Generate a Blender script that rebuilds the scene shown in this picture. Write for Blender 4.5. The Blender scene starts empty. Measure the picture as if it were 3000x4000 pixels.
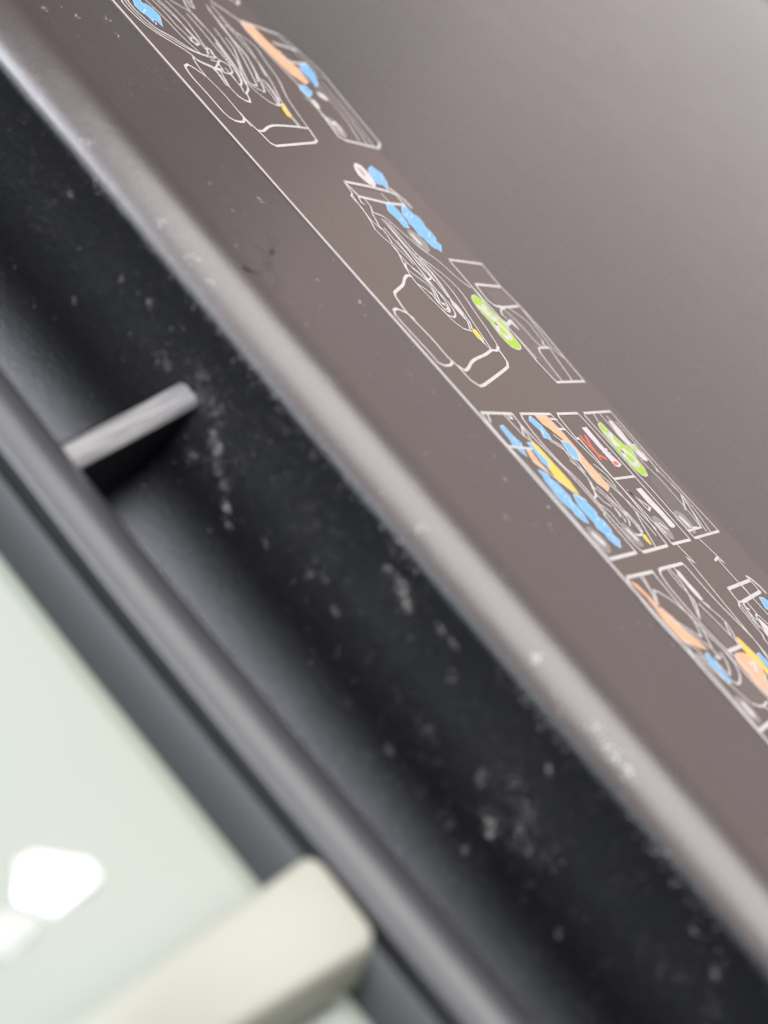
import bpy, math, random
from mathutils import Matrix, Vector, noise
random.seed(7)
S = bpy.context.scene
C = S.collection
MM = 0.001

# ------------------------------------------------------------------ camera
cam_d = bpy.data.cameras.new('camera')
cam = bpy.data.objects.new('camera', cam_d)
C.objects.link(cam)
XC = Vector((0.61941525, 0.73351806, -0.27977847))    # panel axes seen from the camera (x right, y down, z ahead)
YC = Vector((0.46478397, -0.05542815, 0.88368749))
ZC = Vector((0.63269314, -0.67740606, -0.37526048))
right = Vector((XC.x, YC.x, ZC.x)); up = -Vector((XC.y, YC.y, ZC.y)); back = -Vector((XC.z, YC.z, ZC.z))
m = Matrix((right, up, back)).transposed().to_4x4()
m.translation = Vector((0.07736408, -0.23079695, 0.06502902))
cam.matrix_world = m
cam_d.sensor_fit = 'VERTICAL'; cam_d.sensor_height = 36; cam_d.sensor_width = 27
cam_d.lens = 6865.56 / 4000 * 36
cam_d.clip_start = 0.01; cam_d.clip_end = 20
cam_d.dof.use_dof = True
cam_d.dof.focus_distance = 0.236
cam_d.dof.aperture_fstop = 15.5
S.camera = cam

# ------------------------------------------------------------------ world, lamps, exposure
w = bpy.data.worlds.new('World'); S.world = w; w.use_nodes = True
bg = w.node_tree.nodes['Background']
bg.inputs[0].default_value = (0.80, 0.84, 1.0, 1); bg.inputs[1].default_value = 0.16

def area(name, loc, aim, sx, sy, radiance, col):
    l = bpy.data.lights.new(name, 'AREA'); l.shape = 'RECTANGLE'; l.size = sx; l.size_y = sy
    l.energy = math.pi * sx * sy * radiance; l.color = col
    o = bpy.data.objects.new(name, l); C.objects.link(o)
    o.location = loc
    o.rotation_euler = (Vector(aim) - Vector(loc)).to_track_quat('-Z', 'Y').to_euler()
    return o
area('ceiling_panel_light', (0.0, 0.26, 1.0), (0, -0.05, 0), 1.3, 0.62, 5.0, (1.0, 0.985, 0.97))
area('side_window_light', (-0.44, -0.52, 0.80), (0.0, -0.06, 0), 1.05, 0.40, 13.5, (0.86, 0.89, 0.97))
area('far_window_light', (-0.10, 1.70, 0.92), (0, 0, 0), 1.7, 0.95, 0.57, (1.0, 0.84, 0.78))
area('low_fill_light', (-0.62, 1.95, 0.12), (0, 0, 0.05), 1.6, 0.40, 1.06, (1.0, 0.90, 0.87))  # added low strip brightening reflections on the panel's far end; no actual window

S.view_settings.view_transform = 'Standard'; S.view_settings.look = 'None'
S.view_settings.exposure = 0; S.view_settings.gamma = 1
S.cycles.use_denoising = True
S.cycles.max_bounces = 8

# ------------------------------------------------------------------ materials
def mat(name, col, rough=0.5, ior=1.5, spec=0.5):
    mt = bpy.data.materials.new(name); mt.use_nodes = True
    p = mt.node_tree.nodes['Principled BSDF']
    p.inputs['Base Color'].default_value = (*col, 1); p.inputs['Roughness'].default_value = rough
    p.inputs['IOR'].default_value = ior; p.inputs['Specular IOR Level'].default_value = spec
    return mt, mt.node_tree, p

def node(nt, kind, **kw):
    n = nt.nodes.new(kind)
    for k, v in kw.items():
        if k in n.inputs: n.inputs[k].default_value = v
        else: setattr(n, k, v)
    return n

def coords(nt, scale=(1, 1, 1), rot=(0, 0, 0)):
    tc = nt.nodes.new('ShaderNodeTexCoord'); mp = nt.nodes.new('ShaderNodeMapping')
    mp.inputs['Scale'].default_value = scale; mp.inputs['Rotation'].default_value = rot
    nt.links.new(tc.outputs['Object'], mp.inputs['Vector'])
    return mp.outputs[0]

def noise_tex(nt, vec, scale, detail=2, rough=0.5):
    n = node(nt, 'ShaderNodeTexNoise'); n.inputs['Scale'].default_value = scale
    n.inputs['Detail'].default_value = detail; n.inputs['Roughness'].default_value = rough
    nt.links.new(vec, n.inputs['Vector'])
    return n.outputs['Fac']

def ramp(nt, src, a, b, va=0.0, vb=1.0):
    r = node(nt, 'ShaderNodeMapRange'); r.clamp = True
    r.inputs['From Min'].default_value = a; r.inputs['From Max'].default_value = b
    r.inputs['To Min'].default_value = va; r.inputs['To Max'].default_value = vb
    nt.links.new(src, r.inputs['Value'])
    return r.outputs['Result']

def mathn(nt, op, a, b):
    n = node(nt, 'ShaderNodeMath'); n.operation = op
    for i, v in enumerate((a, b)):
        if isinstance(v, (int, float)): n.inputs[i].default_value = v
        else: nt.links.new(v, n.inputs[i])
    return n.outputs[0]

def mixcol(nt, fac, a, b):
    n = node(nt, 'ShaderNodeMix'); n.data_type = 'RGBA'
    nt.links.new(fac, n.inputs['Factor'])
    for i, v in ((6, a), (7, b)):
        if isinstance(v, tuple): n.inputs[i].default_value = (*v, 1)
        else: nt.links.new(v, n.inputs[i])
    return n.outputs[2]

def bump(nt, p, layers):
    prev = None
    for h, strength, dist in layers:
        b = node(nt, 'ShaderNodeBump'); b.inputs['Strength'].default_value = strength; b.inputs['Distance'].default_value = dist
        nt.links.new(h, b.inputs['Height'])
        if prev is not None: nt.links.new(prev, b.inputs['Normal'])
        prev = b.outputs[0]
    nt.links.new(prev, p.inputs['Normal'])

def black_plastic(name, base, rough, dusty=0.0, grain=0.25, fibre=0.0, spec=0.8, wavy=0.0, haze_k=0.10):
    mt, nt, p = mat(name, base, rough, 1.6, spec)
    v = coords(nt)
    big = noise_tex(nt, v, 45, 3, 0.6)
    fine = noise_tex(nt, v, 3800, 2, 0.6)
    # scattered lint and scuffs
    patch = ramp(nt, noise_tex(nt, v, 60, 3, 0.65), 0.52, 0.72)
    flake = ramp(nt, noise_tex(nt, coords(nt, (1, 1, 0.8)), 750, 4, 0.7), 0.56, 0.74)
    dust = mathn(nt, 'MULTIPLY', patch, flake)
    dust = mathn(nt, 'MULTIPLY', dust, dusty)
    haze = mathn(nt, 'MULTIPLY', ramp(nt, noise_tex(nt, v, 110, 4, 0.7), 0.5, 0.8), dusty * haze_k)
    allm = mathn(nt, 'ADD', dust, haze)
    nt.links.new(mixcol(nt, allm, base, (0.34, 0.32, 0.29)), p.inputs['Base Color'])
    nt.links.new(mathn(nt, 'ADD', ramp(nt, big, 0.3, 0.7, rough - 0.012, rough + 0.015), mathn(nt, 'MULTIPLY', dust, 0.4)), p.inputs['Roughness'])
    lay = [(fine, grain, 0.00004)]
    if wavy: lay.append((noise_tex(nt, v, 330, 3, 0.6), wavy, 0.00006))
    if fibre:
        fb = noise_tex(nt, coords(nt, (1.0, 2.2, 3.2), (0.0, 0.5, 0.4)), 1500, 3, 0.65)
        lay.append((fb, fibre, 0.00012))
    bump(nt, p, lay)
    return mt

M = {}
M['panel'] = black_plastic('panel_plastic', (0.050, 0.034, 0.030), 0.27, dusty=0.16, grain=0.25, wavy=0.5)
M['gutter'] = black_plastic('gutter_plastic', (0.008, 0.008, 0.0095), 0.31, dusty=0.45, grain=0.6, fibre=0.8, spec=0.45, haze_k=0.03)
M['rail'] = black_plastic('rail_plastic', (0.028, 0.027, 0.030), 0.33, dusty=0.12, grain=0.2, wavy=0.6, spec=0.68)
M['film'] = black_plastic('label_film', (0.078, 0.050, 0.038), 0.27, dusty=0.06, grain=0.05)

mt, nt, p = mat('lit_rib_plastic', (0.10, 0.095, 0.09), 0.48, 1.5, 0.5)  # streaky lighter colour stands in for light falling on the rib top
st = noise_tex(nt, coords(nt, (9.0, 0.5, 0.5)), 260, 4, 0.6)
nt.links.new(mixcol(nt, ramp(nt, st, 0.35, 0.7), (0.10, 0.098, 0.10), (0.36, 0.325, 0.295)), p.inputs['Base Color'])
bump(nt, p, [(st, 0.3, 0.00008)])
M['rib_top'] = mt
M['rib_side'] = black_plastic('rib_side_plastic', (0.012, 0.013, 0.018), 0.5, dusty=0.05, grain=0.1, spec=0.5)

mt, nt, p = mat('grey_trim_plastic', (0.07, 0.075, 0.074), 0.58)
bump(nt, p, [(noise_tex(nt, coords(nt), 2500), 0.15, 0.00003)])
M['trim'] = mt

def pale(name, col, rough, tint):
    mt, nt, p = mat(name, col, rough)
    v = coords(nt)
    f = ramp(nt, noise_tex(nt, v, 11, 2, 0.5), 0.38, 0.62)
    nt.links.new(mixcol(nt, f, col, tint), p.inputs['Base Color'])
    bump(nt, p, [(noise_tex(nt, v, 90, 2), 0.12, 0.0004)])
    return mt
M['tray'] = pale('pale_tray_plastic', (0.275, 0.305, 0.255), 0.20, (0.355, 0.335, 0.265))
M['lever'] = pale('cream_lever_plastic', (0.385, 0.37, 0.30), 0.38, (0.365, 0.35, 0.28))
mt, nt, p = mat('highlight_patch', (0.92, 0.92, 0.90), 0.12, 1.8, 1.0)  # near-white colour paints the blown-out highlight on the tray
M['highlight'] = mt
M['faint_highlight'] = mat('faint_highlight_patch', (0.43, 0.43, 0.40), 0.25)[0]  # paler colour paints the weaker glow beside the highlight
mt, nt, p = mat('dust_flake', (0.66, 0.63, 0.58), 0.8)
M['scuff'] = mat('scuff_film', (0.045, 0.032, 0.028), 0.33, 1.6, 0.65)[0]
M['dust'] = mt

INK = dict(white=(0.64, 0.59, 0.55), pale=(0.72, 0.64, 0.62), disc=(0.30, 0.26, 0.24), tint=(0.15, 0.115, 0.10),
           blue=(0.20, 0.48, 0.82), sky=(0.50, 0.66, 0.82), orange=(0.86, 0.47, 0.27), yellow=(0.88, 0.60, 0.10), green=(0.42, 0.62, 0.03), red=(0.85, 0.14, 0.09))
for k, c in INK.items():
    c = tuple(x * (0.80 if k != 'white' else 0.84) for x in c)
    mt, nt, p = mat('ink_' + k, c, 0.35, 1.5, 0.5)
    f = ramp(nt, noise_tex(nt, coords(nt), 900, 2), 0.3, 0.7)
    nt.links.new(mixcol(nt, f, c, tuple(x * 0.86 for x in c)), p.inputs['Base Color'])
    M['ink_' + k] = mt

# ------------------------------------------------------------------ helpers
def obj(name, verts, faces, m, parent=None, smooth=False):
    me = bpy.data.meshes.new(name)
    me.from_pydata([(x * MM, y * MM, z * MM) for x, y, z in verts], [], faces)
    me.validate(); me.update()
    me.materials.append(M[m] if isinstance(m, str) else m)
    if smooth:
        for f in me.polygons: f.use_smooth = True
    o = bpy.data.objects.new(name, me); C.objects.link(o)
    if parent: o.parent = parent
    return o

def tag(o, label=None, cat=None, kind=None, group=None):
    for k, v in (('label', label), ('category', cat), ('kind', kind), ('group', group)):
        if v: o[k] = v
    return o

def empty(name, loc=(0, 0, 0)):
    o = bpy.data.objects.new(name, None); C.objects.link(o)
    o.location = [c * MM for c in loc]; o.empty_display_size = 0.01
    return o

def arc(cy, cz, r, a0, a1, n):
    # angle from +Z, turning towards -Y
    return [(cy - r * math.sin(math.radians(a0 + (a1 - a0) * i / n)), cz + r * math.cos(math.radians(a0 + (a1 - a0) * i / n))) for i in range(n + 1)]

def sweep(name, prof, xs, m, parent, closed=False, lifted=False, wob=0.0):
    n = len(prof); V = []; Fc = []
    for x in xs:
        for y, z in prof:
            k = wob * (noise.noise(Vector((x * 0.11, y * 0.05, 3.1))) + 0.5 * noise.noise(Vector((x * 0.45, y * 0.1, 9.7)))) if wob and y < -56 else 0
            V.append((x, y + k, z + (lift(x) if lifted else 0) + k * 0.6))
    for i in range(len(xs) - 1):
        for j in range(n if closed else n - 1):
            a = i * n + j; b = i * n + (j + 1) % n
            Fc.append((a, b, b + n, a + n))
    if closed:
        Fc.append(tuple(range(n - 1, -1, -1))); Fc.append(tuple(range((len(xs) - 1) * n, len(xs) * n)))
    return obj(name, V, Fc, m, parent, True)

# ------------------------------------------------------------------ black moulded cover: panel, gutter, rail, rib
cover = tag(empty('machine_cover', (0, -70, -30)), 'black moulded plastic machine panel with rounded front edge, dusty gutter and raised rail', 'machine cover')
cover.location = (0, 0, 0)
X0, X1 = -900, 230
xs = [X0 + (X1 - X0) * i / 34 for i in range(35)]
R = 900.0
top = [(1500, 0), (900, 0), (400, 0), (200, 0), (120, 0), (75, 0), (40, 0), (20, 0), (0, 0), (-20, 0), (-40, 0), (-55, 0)] + arc(-60, -16, 16, 0, 38, 14)
xf = [x for x in xs if x < -80] + [-80 + 1.5 * i for i in range(121)] + [120, 150, 190, 230]
sweep('top_panel', top, xf, 'panel', cover, wob=0.07)
wallp = arc(-68.93, -4.57, 1.5, 38, 88, 8) + [(-70.8, -8), (-71.6, -11), (-72.3, -14.5), (-72.5, -17.0)]
# concave bend at the foot of the gutter wall
BR = 12.0
wallp += [(-72.5 - BR + BR * math.cos(math.radians(a)), -17 - BR * math.sin(math.radians(a))) for a in range(4, 92, 4)]
def lift(x):
    # the rail and what lies beyond it rise a little towards the near end
    return 0.016 * (math.sqrt((x - 22) ** 2 + 60) + (x - 22)) if x < 200 else 0.016 * 2 * (x - 22)
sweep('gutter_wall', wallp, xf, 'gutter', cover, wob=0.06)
railp = [(-84.2, -33.4)] + [(-84.0, -28)] + arc(-92, -25, 8, -90, 34, 22) + arc(-96.0, -19.05, 0.85, 40, 90, 4) + [(-96.9, -30), (-96.9, -33.4)]
sweep('rail', railp, xf, 'rail', cover, lifted=True, wob=0.04)

def rib(x, w_=3.6):
    # gusset plate across the gutter; sloping top coloured as if lit, dark sides
    y0, z0, y1, z1 = -71.0, -10.5, -84.9, -21.3
    foot = [(-71.6, -14)] + [(-72.3 - BR + BR * math.cos(math.radians(a)), -17.2 - BR * math.sin(math.radians(a))) for a in range(0, 80, 6)]
    prof = [(y0, z0), (y1, z1), (-84.9, -28.8)] + foot[::-1]
    n = len(prof); V = [(x - w_, y, z) for y, z in prof] + [(x, y, z) for y, z in prof]
    Fc = [tuple(range(n)), tuple(range(2 * n - 1, n - 1, -1))]
    for j in range(1, n):
        b = (j + 1) % n
        Fc.append((j, j + n, b + n, b))
    o = obj('rib', V, Fc, 'rib_side', cover)
    # rounded top strip in the lit tone, standing a hair proud
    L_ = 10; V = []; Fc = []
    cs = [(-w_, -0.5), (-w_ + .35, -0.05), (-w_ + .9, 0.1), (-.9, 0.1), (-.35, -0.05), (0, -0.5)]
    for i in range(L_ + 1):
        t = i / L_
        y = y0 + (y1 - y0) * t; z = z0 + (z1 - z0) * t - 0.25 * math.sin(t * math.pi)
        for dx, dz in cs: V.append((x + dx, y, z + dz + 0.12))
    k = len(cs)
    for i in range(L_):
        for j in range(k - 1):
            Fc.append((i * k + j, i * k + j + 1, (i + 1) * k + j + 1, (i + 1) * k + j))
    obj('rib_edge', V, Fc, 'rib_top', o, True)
    return o
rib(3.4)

# ------------------------------------------------------------------ label film and its print
label = obj('instruction_label', [(-400, -36.0, 0.0), (118, -36.0, 0.0), (118, 13.2, 0.0), (-400, 13.2, 0.0),
                                  (-400, -35.97, 0.05), (118, -35.97, 0.05), (118, 13.17, 0.05), (-400, 13.17, 0.05)],
            [(4, 5, 6, 7), (0, 1, 5, 4), (1, 2, 6, 5), (2, 3, 7, 6), (3, 0, 4, 7)], 'film')
tag(label, 'dark instruction sticker printed with white line diagrams and blue arrows on the black panel', 'label')

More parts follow.
